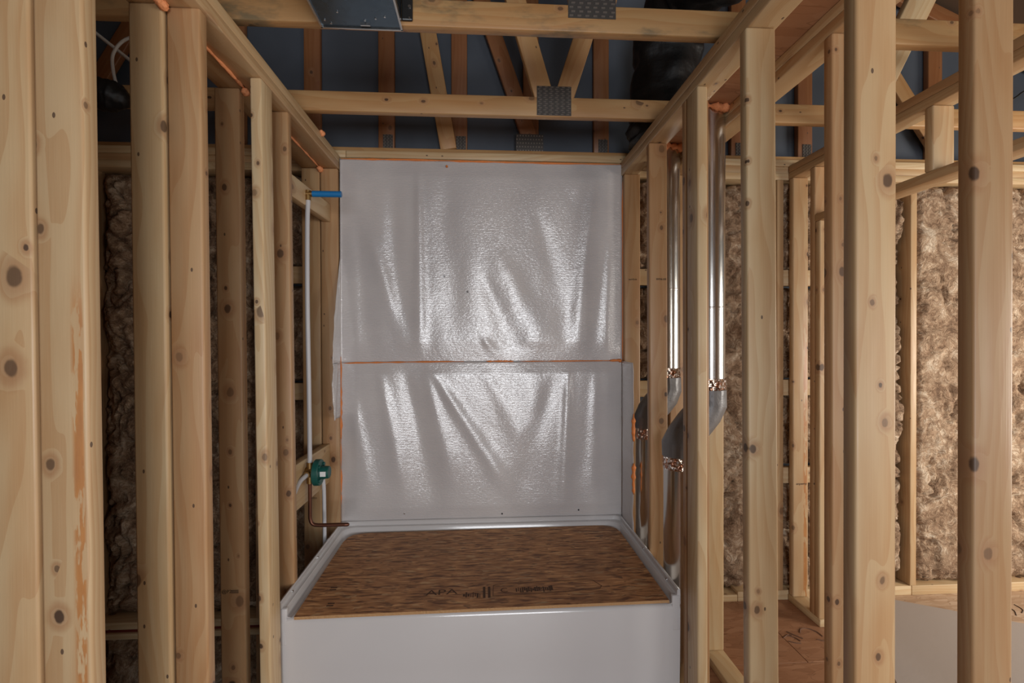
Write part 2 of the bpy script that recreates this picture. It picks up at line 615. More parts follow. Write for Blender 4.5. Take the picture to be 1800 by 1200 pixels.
def facing(loc, right=(1, 0, 0), up=(0, 0, 1), rot=0.0):
    r, u = Vector(right).normalized(), Vector(up).normalized()
    n = r.cross(u)
    return Matrix.Translation(loc) @ Matrix((r, u, n)).transposed().to_4x4() @ Matrix.Rotation(rot, 4, 'Z')


# ------------------------------------------------------------------ the setting: floor, walls, roof
EY = 2.65          # inner face of the outside wall
ZP = 2.39          # top of the studs

floor = tag(empty('floor', (1.5, 1.0, 0)), 'reddish brown strand board subfloor laid in butted panels', kind='structure')
for (x0, x1, y0, y1, m_) in ((-0.94, 1.70, -3.2, -0.35, 'subfloor'), (-0.94, 1.70, -0.347, 0.90, 'subfloor'), (-0.94, 1.70, 0.903, 2.13, 'subfloor'),
                             (-0.94, 1.492, 2.133, 2.79, 'subfloor'), (1.495, 1.84, 2.133, 2.79, 'subfloor'),
                             (1.703, 4.6, -3.2, -0.2, 'subfloor_pale'), (1.703, 4.6, -0.197, 1.05, 'subfloor_pale'), (1.703, 4.6, 1.053, 2.13, 'subfloor_pale'),
                             (1.843, 4.6, 2.133, 2.79, 'subfloor_pale')):
    box('subfloor_panel', floor, x0, x1, y0, y1, -0.019, 0.0, M[m_], 0.0015)
# hand lettering on the subfloor
for i, p in enumerate((((1.60, 2.345), (1.625, 2.375), (1.66, 2.38), (1.69, 2.35), (1.695, 2.31)), ((1.54, 2.36), (1.56, 2.33), (1.585, 2.30)), ((1.52, 2.33), (1.55, 2.31), (1.56, 2.28)),
                       ((1.49, 2.31), (1.53, 2.335), (1.545, 2.325)), ((1.50, 2.285), (1.525, 2.27), (1.55, 2.265)), ((1.65, 2.29), (1.68, 2.275), (1.70, 2.29)))):
    tube('floor_mark', floor, spline([(x, y, 0.0004) for x, y in p], 6), 0.0035, M['ink_floor'], 6)
for i in range(9):
    x = 2.86 + 0.055 * i
    p = [(x, 2.42 + 0.02 * (i % 2), 0.001), (x + 0.04, 2.47, 0.001), (x + 0.02 + 0.03 * (i % 3), 2.52, 0.001)]
    tube('floor_mark', floor, spline(p, 5), 0.0022, M['ink'], 6)
# joists under the edge of the stair opening
beam('rim_joist', floor, (-0.92, -3.2, -0.14), (-0.92, 2.79, -0.14), 0.235, 0.038, (0, 0, 1), M['pine_warm'])

wb = tag(empty('wall_back', (0, 2.72, 0)), 'outside wall of pine studs with brown wool between them', kind='structure')
for k_, (z0, z1, yo) in enumerate(((2.39, 2.428, 0), (2.428, 2.466, 0.006), (2.466, 2.504, -0.003))):
    for (a, b) in ((-4.2, -1.33 + 0.3 * k_), (-1.328 + 0.3 * k_, 1.56 - 0.35 * k_), (1.562 - 0.35 * k_, 4.6)):
        beam('top_plate', wb, (a, 2.72 + yo, (z0 + z1) / 2), (b, 2.72 + yo, (z0 + z1) / 2), 0.14, 0.038, (0, 1, 0), M['pine_white' if k_ != 1 else 'pine'], 0.003)
for (a, b, z0, z1) in ((-4.2, -0.95, -0.033, 0.005), (-0.948, 1.44, 0.0, 0.038), (1.442, 2.48, 0.0, 0.055), (2.483, 4.6, 0.0, 0.055)):
    beam('bottom_plate', wb, (a, 2.72, (z0 + z1) / 2), (b, 2.72, (z0 + z1) / 2), 0.14, z1 - z0, (0, 1, 0), M['pine_white'], 0.003)
XS = [-2.75, -2.06, -1.19, -0.72, -0.30, 0.12, 0.72, 1.18, 1.69, 2.09, 2.49, 2.90, 3.40]
for x in XS:
    z0 = 0.005 if x < -0.95 else (0.055 if x > 1.44 else 0.038)
    beam('stud', wb, (x, 2.72, z0), (x, 2.72, ZP), 0.038, 0.14, (1, 0, 0), M['pine_warm' if x not in (1.69, 2.49) else 'pine'], 0.003)
for (a, b) in ((-1.17, -0.74), (0.74, 1.16), (1.71, 2.07)):
    for z in (0.665, 1.165, 1.79):
        beam('blocking', wb, (a, 2.672, z + 0.045), (b, 2.672, z + 0.045), 0.09, 0.038, (0, 0, 1), M['pine_white'], 0.002)
# below the floor, in the stair opening
beam('sill_gasket', wb, (-4.2, 2.73, -0.044), (-0.95, 2.73, -0.044), 0.13, 0.021, (0, 1, 0), M['red_membrane'], 0.001)
beam('lower_plate', wb, (-4.2, 2.72, -0.07), (-0.95, 2.72, -0.07), 0.14, 0.031, (0, 1, 0), M['pine_white'], 0.003)
for x in (-2.75, -2.06, -1.19):
    beam('lower_stud', wb, (x, 2.72, -1.3), (x, 2.72, -0.086), 0.038, 0.14, (1, 0, 0), M['pine_warm'], 0.003)
# sheathing in sheets, over wall and gable
for i, x in enumerate((-4.22, -3.0, -1.78, -0.56, 0.66, 1.88, 3.10)):
    box('sheathing_panel', wb, x, x + 1.214, 2.795, 2.806, -1.3, 4.75, M['wrap'], 0.0)

roof = tag(empty('roof', (0, 0, 4.7)), 'unseen pitched roof deck, added to keep the attic dark', kind='structure')  # out of view; put in to block light from above the trusses
for s in (-1, 1):
    bm = bmesh.new()
    vs = [bm.verts.new(p) for p in ((0, -3.2, 4.7), (0, 2.81, 4.7), (s * 4.7, 2.81, 2.62), (s * 4.7, -3.2, 2.62))]
    f = bm.faces.new(vs)
    r = bmesh.ops.extrude_face_region(bm, geom=[f])
    bmesh.ops.translate(bm, verts=[v for v in r['geom'] if isinstance(v, bmesh.types.BMVert)], vec=(0, 0, 0.02))
    bm_obj('unseen_roof_deck', bm, M['roof'], roof, loc=(s * 2.35, 0, 3.66))

# left wall of the alcove: two rows of studs back to back
wl = tag(empty('wall_left', (-0.85, 1.8, 0)), 'double row of bare pine studs on the shower valve side', kind='structure')
LXO, LXM, LXI = -0.944, -0.850, -0.757
stud(wl, LXM + 0.004, LXI, 0.975, 1.013, mat='pine_stain', lean=0.009, label='pale pine stud with flaking orange bark along its edge')
stud(wl, LXO, LXM, 0.972, 1.010, mat='pine', lean=0.009)
stud(wl, LXM + 0.006, LXI, 1.365, 1.403, mat='pine_warm', lean=0.008)
stud(wl, LXO + 0.010, LXM + 0.002, 1.352, 1.390, mat='pine_white', lean=0.008)
stud(wl, LXO - 0.004, LXM - 0.010, 1.790, 1.828, mat='pine_warm', lean=0.007, label='dark pine stud with a black grade stamp')
stud(wl, -0.785, -0.747, 1.715, 1.805, mat='pine_white', lean=0.012, label='blond pine stud turned flat at the tub corner')
stud(wl, LXM + 0.004, LXI, 1.965, 2.003, mat='pine_warm', lean=0.010)
stud(wl, LXM + 0.004, LXI, 2.602, 2.640, mat='pine_warm', lean=0.004)
stud(wl, LXO, LXM, 2.602, 2.640, mat='pine', lean=0.004)
for (x0, x1) in ((LXO, LXM), (LXM + 0.004, LXI)):
    for (z, yb, ye) in ((2.409, 0.10, 2.645), (2.447, 0.10, 2.645)):
        beam('top_plate', wl, ((x0 + x1) / 2, yb, z), ((x0 + x1) / 2, ye, z), x1 - x0, 0.0375, (1, 0, 0), M['pine' if z < 2.42 else 'pine_white'], 0.004)
    beam('bottom_plate', wl, ((x0 + x1) / 2, 0.10, 0.019), ((x0 + x1) / 2, 2.645, 0.019), x1 - x0, 0.038, (1, 0, 0), M['pine'], 0.003)
beam('shower_blocking', wl, (-0.815, 2.003, 2.135), (-0.815, 2.602, 2.152), 0.092, 0.038, (0, 0, 1), M['pine_white'], 0.003)
beam('valve_blocking', wl, (-0.822, 2.003, 0.85), (-0.822, 2.602, 0.84), 0.20, 0.038, (0, 0, 1), M['pine_white'], 0.003)
# foam squeezed out between the two rows of plates
for i, (ya, yb, r) in enumerate(((0.95, 1.36, 0.006), (1.42, 1.80, 0.006), (2.05, 2.60, 0.004))):
    blob('foam_bead', wl, [(LXM + 0.001, ya, 2.388), (LXM + 0.004, (ya + yb) / 2, 2.387), (LXM + 0.001, yb, 2.388)], r, M['foam'], i * 3.1)
for i, p in enumerate(((LXM, 1.34, 2.386), (LXI - 0.03, 1.27, 2.386), (LXM, 1.80, 2.384), (LXI, 2.34, 2.47), (LXM + 0.01, 2.12, 2.382), (LXM, 2.59, 2.386))):
    q = Vector(p)
    blob('foam_bead', wl, [q + Vector((0, -0.018, 0)), q + Vector((0.004, 0, -0.008)), q + Vector((0, 0.02, 0.002))], 0.012, M['foam'], i * 7.7)

# unseen boarded wall, added to keep daylight off the left-hand wool
ws = tag(empty('wall_shade_blocker', (-2.5, 0.93, 0)), 'added boarded wall out of view that shades the left wool batts', kind='structure')
for x in (-1.36, -1.766, -2.172, -2.578, -2.984, -3.39, -3.796):
    stud(ws, x - 0.019, x + 0.019, 0.925, 1.014, z0=-0.2, lean=0.0, mat='pine')
for z in (2.409, 2.447):
    beam('top_plate', ws, (-4.2, 0.9695, z), (-0.95, 0.9695, z), 0.089, 0.0375, (0, 1, 0), M['pine'], 0.003)
for i in range(3):
    box('blocker_panel', ws, -2.24 - 1.0 * i + 0.002 if i else -2.238, -1.012 - 1.228 * i if i == 0 else -2.242 - 1.0 * (i - 1), 0.912, 0.924, -1.2, 3.2, M['subfloor'], 0.001)

for i in range(2):  # side boards out of view, added to darken the stair opening
    box('blocker_panel', ws, -2.825, -2.812, 0.93 + 0.933 * i, 1.86 + 0.933 * i, -1.2, 3.2, M['subfloor'], 0.001)

# right wall of the alcove
RX = 0.767
wr = tag(empty('wall_right', (0.81, 1.6, 0)), 'bare pine stud wall between the bathtub and the ducts', kind='structure')
stud(wr, RX, RX + 0.089, 0.950, 0.988, mat='pine', lean=0.001, label='broad pale pine stud closest to the tub doorway')
stud(wr, RX, RX + 0.089, 1.356, 1.394, mat='pine_white', lean=0.007)
stud(wr, RX - 0.002, RX + 0.036, 1.680, 1.770, mat='pine_white', lean=0.001, label='blond pine stud turned flat at the tub corner')
stud(wr, RX, RX + 0.089, 1.778, 1.816, mat='pine_warm', lean=0.003)
stud(wr, RX, RX + 0.085, 2.180, 2.218, mat='pine_warm', lean=0.003)
stud(wr, RX + 0.008, RX + 0.097, 2.602, 2.640, mat='pine_warm', lean=0.0)
for z in (2.409, 2.447):
    beam('top_plate', wr, (RX + 0.0445, 0.10, z), (RX + 0.0445, 2.645, z), 0.089, 0.0375, (1, 0, 0), M['pine_white' if z < 2.42 else 'pine'], 0.004)
beam('bottom_plate', wr, (RX + 0.0445, 0.10, 0.019), (RX + 0.0445, 2.645, 0.019), 0.089, 0.038, (1, 0, 0), M['pine'], 0.003)

# far side of the duct chase
CX = 1.030
wc = tag(empty('wall_chase', (1.07, 1.6, 0)), 'bare pine stud wall on the far side of the duct chase', kind='structure')
stud(wc, CX - 0.004, CX + 0.085, 0.950, 0.988, mat='pine_shaded', lean=0.001, label='pine stud closest to the picture edge, with shade in its colour')
for y, m_, ln in ((1.366, 'pine_warm', 0.002), (1.790, 'pine', 0.002), (2.180, 'pine_white', 0.001), (2.602, 'pine_warm', 0.0)):
    stud(wc, CX, CX + 0.089, y, y + 0.038, mat=m_, lean=ln)
for z in (2.409, 2.447):
    beam('top_plate', wc, (CX + 0.0445, 0.10, z), (CX + 0.0445, 2.645, z), 0.089, 0.0375, (1, 0, 0), M['pine' if z < 2.42 else 'pine_white'], 0.004)
beam('bottom_plate', wc, (CX + 0.0445, 1.05, 0.019), (CX + 0.0445, 2.645, 0.019), 0.089, 0.038, (1, 0, 0), M['pine_white'], 0.003)
# plywood draft stop that closes the chase over the plates, in two pieces
for (a, b) in ((0.30, 1.62), (1.623, 2.645)):
    box('draft_stop', wc, RX + 0.05, CX + 0.06, a, b, 2.4665, 2.478, M['ply'], 0.001)

# wall with the door opening, further right
DX = 1.735
wd = tag(empty('wall_doorway', (1.78, 2.0, 0)), 'pine stud wall with a wide framed door opening', kind='structure')
stud(wd, DX, DX + 0.089, 2.605, 2.643, mat='pine_stain', lean=0.001)
stud(wd, DX, DX + 0.089, 2.430, 2.468, mat='pine_warm', lean=0.0)
stud(wd, DX, DX + 0.089, 2.391, 2.429, z1=2.10, mat='pine', lean=0.0, name='jack_stud')
stud(wd, DX, DX + 0.089, 1.20, 1.238, mat='pine', lean=0.0)
stud(wd, DX, DX + 0.089, 1.239, 1.277, z1=2.10, mat='pine', lean=0.0, name='jack_stud')
stud(wd, DX, DX + 0.089, 1.765, 1.803, z0=2.138, mat='pine', lean=0.0, name='cripple_stud')
beam('door_header', wd, (DX + 0.0445, 1.239, 2.119), (DX + 0.0445, 2.429, 2.119), 0.089, 0.038, (1, 0, 0), M['pine'], 0.003)
for z in (2.409, 2.447):
    beam('top_plate', wd, (DX + 0.0445, 0.10, z), (DX + 0.0445, 2.645, z), 0.089, 0.0375, (1, 0, 0), M['pine' if z < 2.42 else 'pine_warm'], 0.004)
beam('bottom_plate', wd, (DX + 0.0445, 2.385, 0.019), (DX + 0.0445, 2.645, 0.019), 0.089, 0.038, (1, 0, 0), M['pine_white'], 0.003)
beam('bottom_plate', wd, (DX + 0.0445, 0.10, 0.019), (DX + 0.0445, 1.28, 0.019), 0.089, 0.038, (1, 0, 0), M['pine_white'], 0.003)


# ------------------------------------------------------------------ insulation batts
def batt(label, x0, x1, z0, z1, seed, depth=0.05, bulge=0.05, dy=0.0):
    nx, nz = max(12, int((x1 - x0) / 0.011)), int((z1 - z0) / 0.011)
    yb = 2.785
    bm = bmesh.new()
    front = []
    for j in range(nz + 1):
        row = []
        for i in range(nx + 1):
            u, v = i / nx, j / nz
            x, z = x0 + (x1 - x0) * u, z0 + (z1 - z0) * v
            p = Vector((x * 6.0 + seed, seed * 1.7, z * 4.2))
            n1 = noise.fractal(p, 1.0, 2.0, 4)
            n2 = noise.noise(Vector((x * 22 + seed, 3.3, z * 17)))
            n3 = noise.noise(Vector((x * 60, seed, z * 48)))
            ridge = 1 - abs(noise.noise(Vector((x * 11 + 5 * seed, 1.1, z * 5.5)))) * 2.2
            edge = min(1.0, 9 * min(u, 1 - u)) * min(1.0, 26 * min(v, 1 - v))
            e2 = edge ** 0.6
            wz = Vector((x * 7 + seed, 2.0, z * 5.5)) + Vector((noise.noise(p * 1.3), 0, noise.noise(p * 1.1 + Vector((9, 1, 4))))) * 1.6
            crease = max(0.0, 1 - abs(noise.noise(wz)) * 7)
            cr2 = max(0.0, 1 - abs(noise.noise(wz * 2.3 + Vector((4, 4, 4)))) * 5)
            y = EY + depth + dy - bulge * e2 + 0.040 * n1 + 0.014 * n2 + 0.006 * n3 + 0.040 * crease + 0.016 * cr2 - 0.018 * max(0.0, ridge - 0.45)
            y += 0.045 * (1 - e2)
            y = max(EY + 0.004, min(y, yb - 0.01))
            row.append(bm.verts.new((x, y, z)))
        front.append(row)
    for j in range(nz):
        for i in range(nx):
            bm.faces.new((front[j][i], front[j][i + 1], front[j + 1][i + 1], front[j + 1][i]))
    rim = front[0] + [r[-1] for r in front[1:]] + front[-1][-2::-1] + [r[0] for r in front[-2:0:-1]]
    back = [bm.verts.new((v.co.x, yb, v.co.z)) for v in rim]
    for i in range(len(rim)):
        k_ = (i + 1) % len(rim)
        bm.faces.new((rim[k_], rim[i], back[i], back[k_]))
    bm.faces.new(back)
    o = bm_obj('insulation_batt', bm, M['wool'], None, smooth=True, loc=((x0 + x1) / 2, 2.74, z0))
    return tag(o, label, 'insulation', 'brown wool batts in the outside wall')


g = 0.001
batt('dark wool batt seen between the bark-edged stud and the pale pair beside it', -2.038, -1.21, 0.006, 2.388, 1.3, 0.075)
batt('narrow shaded wool batt behind the white shower riser tube', -1.17, -0.74, 0.039, 0.66, 2.9, 0.075)
batt('middle shaded wool batt between blocking pieces behind the riser tube', -1.17, -0.74, 1.257, 1.788, 3.7, 0.075)
batt('shaded wool batt just under the top blocking behind the riser tube', -1.17, -0.74, 1.882, 2.388, 4.4, 0.075)
batt('shaded wool batt just above the shower valve', -1.17, -0.74, 0.757, 1.163, 5.8, 0.075)
batt('wool batt left of the double stud pair at the picture edge', -2.73, -2.082, 0.006, 2.388, 6.1, 0.07)
batt('wool batt below the dark red gasket strip at floor level', -2.038, -1.21, -1.2, -0.087, 7.2, 0.06)
batt('wool batt under the red gasket strip at the very edge of the picture', -2.73, -2.082, -1.2, -0.087, 8.8, 0.06)
batt('thin sliver of wool between the white film and the duct, above the blocking', 0.74, 1.16, 1.882, 2.388, 9.4, 0.07)
batt('thin sliver of wool between the white film and the duct, under the blocking', 0.74, 1.16, 1.257, 1.788, 10.2, 0.07)
batt('wool batt visible beside the round duct through the chase', 1.20, 1.67, 0.039, 2.388, 11.6, 0.05, 0.045)
batt('upper short wool batt between ladder blocking at the door wall', 1.71, 2.07, 1.882, 2.388, 12.9, 0.07)
batt('short wool batt between the top two ladder blocking pieces at the door wall', 1.71, 2.07, 1.257, 1.788, 13.1, 0.07)
batt('short wool batt between the lower two ladder blocking pieces at the door wall', 1.71, 2.07, 0.757, 1.163, 14.3, 0.07)
batt('lowest short wool batt under the ladder blocking at the door wall', 1.71, 2.07, 0.056, 0.663, 15.9, 0.07)
batt('rumpled wool batt just left of the slim stud in the lit room', 2.11, 2.47, 0.056, 2.388, 16.2, 0.085, 0.055)
batt('brightly lit wool batt just right of the slim stud in the lit room', 2.51, 2.88, 0.056, 2.388, 17.7, 0.025, 0.04)
batt('brightest wool batt at the far edge of the lit room', 2.92, 3.38, 0.056, 2.388, 18.4, 0.025, 0.04)


# ------------------------------------------------------------------ roof trusses
def connector(parent, x0, x1, z0, z1, y, cols=6, rows=12, name='connector_plate'):
    """Toothed steel plate on the near face of a truss."""
    bm = bmesh.new()
    add_box(bm, x0, x1, y - 0.0015, y + 0.0, z0, z1)
    w, h = (x1 - x0) / cols, (z1 - z0) / rows
    for i in range(cols):
        for j in range(rows):
            cx = x0 + (i + 0.5) * w + (0.12 * w if j % 2 else -0.12 * w)
            cz = z0 + (j + 0.5) * h
            nf = len(bm.faces)
            add_box(bm, cx - w * 0.24, cx + w * 0.24, y - 0.0042, y - 0.0014, cz - h * 0.13, cz + h * 0.16)
            bm.faces.ensure_lookup_table()
            for f in bm.faces[nf:]:
                f.material_index = 1
    return bm_obj(name, bm, [M['plate'], M['tooth']], parent, loc=((x0 + x1) / 2, y, (z0 + z1) / 2))


ZT = 2.506
t1 = tag(empty('roof_truss', (0, 1.609, ZT)), 'mould-stained roof truss chord next to the metal fan housing', 'truss', 'pine roof trusses')
beam('bottom_chord', t1, (-4.2, 1.609, ZT + 0.0445), (4.6, 1.609, ZT + 0.0445), 0.089, 0.038, (0, 0, 1), M['pine_mould'])
connector(t1, 0.285, 0.445, ZT + 0.045, ZT + 0.17, 1.590, 6, 9)
beam('web', t1, (0.34, 1.609, ZT + 0.091), (0.05, 1.609, 4.2), 0.089, 0.037, (1, 0, 0), M['pine_truss'])
beam('web', t1, (0.40, 1.609, ZT + 0.091), (0.75, 1.609, 4.2), 0.089, 0.037, (1, 0, 0), M['pine_truss'])
for s in (-1, 1):
    beam('top_chord', t1, (0, 1.609, 4.60), (s * 4.6, 1.609, 2.60), 0.089, 0.037, (0, 0, 1), M['pine_truss'])

t2 = tag(empty('roof_truss', (0, 2.219, ZT)), 'roof truss with two webs meeting in a V on a toothed plate', 'truss', 'pine roof trusses')
beam('bottom_chord', t2, (-4.2, 2.219, ZT + 0.0445), (4.6, 2.219, ZT + 0.0445), 0.089, 0.038, (0, 0, 1), M['pine_truss'])
connector(t2, 0.250, 0.408, ZT + 0.004, ZT + 0.137, 2.200, 6, 14)
beam('web', t2, (0.284, 2.219, ZT + 0.090), (-0.16, 2.219, 4.1), 0.089, 0.037, (1, 0, 0), M['pine_truss'])
beam('web', t2, (0.376, 2.219, ZT + 0.090), (0.86, 2.219, 4.1), 0.089, 0.037, (1, 0, 0), M['pine_truss'])
for s in (-1, 1):
    beam('top_chord', t2, (0, 2.219, 4.60), (s * 4.6, 2.219, 2.60), 0.089, 0.037, (0, 0, 1), M['pine_truss'])

t3 = tag(empty('roof_truss', (0, 2.74, ZT)), 'gable end truss with reddish uprights against the blue wrap', 'truss', 'pine roof trusses')
beam('bottom_chord', t3, (-4.2, 2.735, ZT + 0.016), (4.6, 2.735, ZT + 0.016), 0.089, 0.032, (0, 1, 0), M['pine_truss'], 0.002)
for k_ in range(-6, 11):
    x = -0.535 + 0.407 * k_
    top = 4.55 - abs(x) * 0.44
    if abs(x) < 4.0:
        beam('gable_stud', t3, (x, 2.772, ZT + 0.033), (x, 2.772, top), 0.089, 0.037, (1, 0, 0), M['pine_gable'])
        connector(t3, x - 0.018, x + 0.036, ZT + 0.055, ZT + 0.130, 2.7525, 3, 8)
beam('web', t3, (-0.185, 2.712, ZT + 0.034), (-0.42, 2.712, 3.9), 0.089, 0.036, (1, 0, 0), M['pine_truss'])
beam('web', t3, (0.275, 2.735, ZT + 0.10), (-0.25, 2.735, 4.1), 0.089, 0.036, (1, 0, 0), M['pine_gable'])
beam('web', t3, (2.76, 2.735, ZT + 0.04), (2.05, 2.735, 3.6), 0.089, 0.036, (1, 0, 0), M['pine_truss'])
beam('web', t3, (-2.245, 2.735, ZT + 0.04), (-1.58, 2.735, 3.7), 0.089, 0.036, (1, 0, 0), M['pine_gable'])
connector(t3, 0.19, 0.345, ZT + 0.012, ZT + 0.135, 2.7160, 10, 6)
for s in (-1, 1):
    beam('top_chord', t3, (0, 2.74, 4.60), (s * 4.6, 2.74, 2.60), 0.089, 0.037, (0, 0, 1), M['pine_gable'])

br = beam('truss_brace', None, (1.60, 1.90, 2.475), (2.02, 1.86, 3.35), 0.105, 0.038, (1, 0, 0), M['pine_white'])
tag(br, 'pale diagonal brace board rising behind the truss above the door wall', 'brace')


# ------------------------------------------------------------------ vapour barrier sheets
def folds(x, z, lines):
    y = 0.0
    for (x0, z0, x1, z1, w, a) in lines:
        dx, dz = x1 - x0, z1 - z0
        L2 = dx * dx + dz * dz
        t = max(0.0, min(1.0, ((x - x0) * dx + (z - z0) * dz) / L2))
        d = math.hypot(x - x0 - t * dx, z - z0 - t * dz)
        fade = min(1.0, 4 * t + 0.15) * min(1.0, 4 * (1 - t) + 0.25)
        ww = w * (0.6 + 0.8 * t)
        y += 0.62 * a * fade * math.exp(-(d / (1.2 * ww)) ** 2)
    return y


def sheet(name, label, grid, thick=0.0012):
    """grid: rows of points; gives the sheet a real thickness."""
    bm = bmesh.new()
    V = [[bm.verts.new(p) for p in row] for row in grid]
    for j in range(len(V) - 1):
        for i in range(len(V[0]) - 1):
            bm.faces.new((V[j][i], V[j][i + 1], V[j + 1][i + 1], V[j + 1][i]))
    bmesh.ops.recalc_face_normals(bm, faces=bm.faces)
    bm.normal_update()
    r = bmesh.ops.solidify(bm, geom=list(bm.faces), thickness=thick)
    o = bm_obj(name, bm, M['film'], None, smooth=True, loc=grid[0][len(grid[0]) // 2])
    tag(o, label, 'plastic film', 'vapour barrier sheets over the tub wall')
    return o


FX0, FX1 = -0.757, 0.773
ZS = 1.368
UP = [(-0.34, 2.44, -0.335, 1.36, 0.022, 0.012), (-0.60, 2.05, -0.40, 1.40, 0.035, 0.012), (-0.48, 2.3, -0.44, 1.36, 0.05, -0.012),
      (-0.68, 2.2, -0.60, 1.36, 0.04, -0.010), (0.06, 1.98, 0.36, 1.42, 0.06, 0.010), (0.0, 1.85, 0.20, 1.38, 0.05, -0.012),
      (0.62, 2.38, 0.50, 1.40, 0.03, 0.011), (0.69, 2.1, 0.60, 1.38, 0.03, -0.010), (0.74, 2.44, 0.45, 2.30, 0.05, 0.008),
      (-0.20, 2.4, -0.18, 1.5, 0.07, -0.008), (0.30, 2.2, 0.48, 1.5, 0.05, -0.008), (0.0, 1.5, 0.10, 1.37, 0.02, 0.008)]
LO = [(-0.30, 1.36, 0.18, 0.62, 0.030, 0.013), (-0.31, 1.34, -0.17, 0.75, 0.035, 0.011), (-0.42, 1.33, -0.24, 0.55, 0.045, -0.010),
      (-0.70, 1.22, -0.60, 0.60, 0.035, 0.012), (0.47, 1.35, 0.44, 0.55, 0.022, 0.013), (0.40, 1.3, 0.18, 0.60, 0.05, -0.009),
      (0.62, 1.33, 0.60, 0.55, 0.03, 0.008), (-0.55, 1.33, -0.42, 0.65, 0.03, 0.010), (0.0, 1.33, 0.25, 0.9, 0.04, 0.007)]


def film_y(x, z, lines, ztop, zbot):
    pin = min(1.0, 12 * (ztop - z) / (ztop - zbot) + 0.05) * min(1.0, 9 * (z - zbot) / (ztop - zbot) + 0.1)
    ed = min(1.0, 16 * (x - FX0) / (FX1 - FX0) + 0.08) * min(1.0, 16 * (FX1 - x) / (FX1 - FX0) + 0.08)
    s = folds(x, z, lines)
    n1 = noise.noise(Vector((x * 3.1, 0.4, z * 1.6)))
    n2 = noise.noise(Vector((x * 9.0, 7.4, z * 4.0)))
    return EY - 0.014 - pin * ed * (0.012 + s + 0.008 * n1 + 0.0022 * n2)


def flap_rows(zlist, side, lines, ztop, zbot, nx, reach):
    """Sheet rows; beyond one edge the film turns the corner and lies along the side wall for reach(z)."""
    rows = []
    for z in zlist:
        row = [Vector((FX0 + (FX1 - FX0) * i / nx, 0, z)) for i in range(nx + 1)]
        for p in row:
            p.y = film_y(p.x, p.z, lines, ztop, zbot)
        rr = reach(z)
        ext = []
        for k_ in range(1, 9):
            t = k_ / 8
            jit = 0.006 * min(1.0, rr * 12) * noise.noise(Vector((t * 2.2, z * 9.0, side * 4.0)))
            if side < 0:
                ext.append(Vector((FX0 + 0.003 + abs(jit) * 1.5 * t, EY - 0.016 - rr * t + jit, z)))
            else:
                ext.append(Vector((RX - 0.003 - abs(jit) * t, EY - 0.016 - rr * t + jit, z)))
        row = ext[::-1] + row if side < 0 else row + ext
        rows.append(row)
    return rows


NZ = 110
zu = [2.452 - (2.452 - (ZS - 0.004)) * j / NZ for j in range(NZ + 1)]


def reach_u(z):
    t = (1.92 - z) / 0.45
    r = 0.012 + 0.135 * max(0.0, min(1.0, t)) ** 0.8
    return max(0.010, r + 0.09 * r * noise.noise(Vector((0, 0, z * 14))))


up_rows = flap_rows(zu, -1, UP, 2.452, ZS, 150, reach_u)
film_up = sheet('vapour_barrier_film', 'upper sheet of wrinkled white plastic film with glossy folds', up_rows)
zl = [ZS - (ZS - 0.497) * j / 90 for j in range(91)]
lo_rows = flap_rows(zl, 1, LO, ZS, 0.497, 150, lambda z: 0.225 + 0.012 * noise.noise(Vector((3, 0, z * 9))))
for row in lo_rows:
    for p in row:
        p.y -= 0.0035
film_lo = sheet('vapour_barrier_film', 'lower sheet of white plastic film tucked behind the tub rim', lo_rows)
# loose tail of the upper sheet that hangs on the side stud below the seam
tail = []
for j in range(28):
    z = ZS - 0.002 - 0.285 * j / 27
    row = []
    for k_ in range(9):
        t = k_ / 8
        rr = reach_u(z) - (0.02 * noise.noise(Vector((1, 5, z * 25))) if k_ == 8 else 0)
        row.append(Vector((FX0 + 0.004 + 0.012 * math.sin(t * 5 + z * 6) ** 2 * t, EY - 0.022 - rr * t, z)))
    tail.append(row)
bm = bmesh.new()
V = [[bm.verts.new(p) for p in row] for row in tail]
for j in range(len(V) - 1):
    for i in range(8):
        bm.faces.new((V[j][i], V[j][i + 1], V[j + 1][i + 1], V[j + 1][i]))
bm.normal_update()
bmesh.ops.solidify(bm, geom=list(bm.faces), thickness=0.0012)
bm_obj('loose_tail', bm, M['film'], film_up, smooth=True, loc=(FX0, 2.58, ZS))


def bead(parent, pts, r, seed):
    return blob('sealant_bead', parent, pts, r, M['sealant'], seed, 0.5)


yf = EY - 0.016
bead(film_up, [(FX0 + 0.006, yf, 2.452), (-0.3, yf, 2.4535), (0.2, yf, 2.451), (FX1 - 0.01, yf, 2.4525)], 0.0052, 1.1)
bead(film_up, [(FX1 + 0.001, yf, 2.36), (FX1 + 0.002, yf, 1.9), (FX1 + 0.001, yf, ZS)], 0.0035, 2.2)
bead(film_up, [(-0.19, yf - 0.012, 2.425), (-0.189, yf - 0.013, 2.412)], 0.004, 8.0)
bead(film_lo, [(FX0 + 0.012, yf - 0.004, ZS - 0.006), (-0.45, yf - 0.006, ZS - 0.001), (-0.1, yf - 0.006, ZS + 0.001)], 0.0036, 3.3)
bead(film_lo, [(0.02, yf - 0.006, ZS + 0.001), (0.10, yf - 0.007, ZS + 0.002), (0.17, yf - 0.006, ZS)], 0.0042, 4.4)
bead(film_lo, [(0.20, yf - 0.005, ZS), (0.5, yf - 0.006, ZS + 0.001), (0.72, yf - 0.005, ZS + 0.002)], 0.0028, 5.5)
bead(film_lo, [(0.70, yf - 0.006, ZS + 0.002), (0.75, yf - 0.007, ZS + 0.003), (0.768, yf - 0.006, ZS - 0.004)], 0.0075, 6.6)
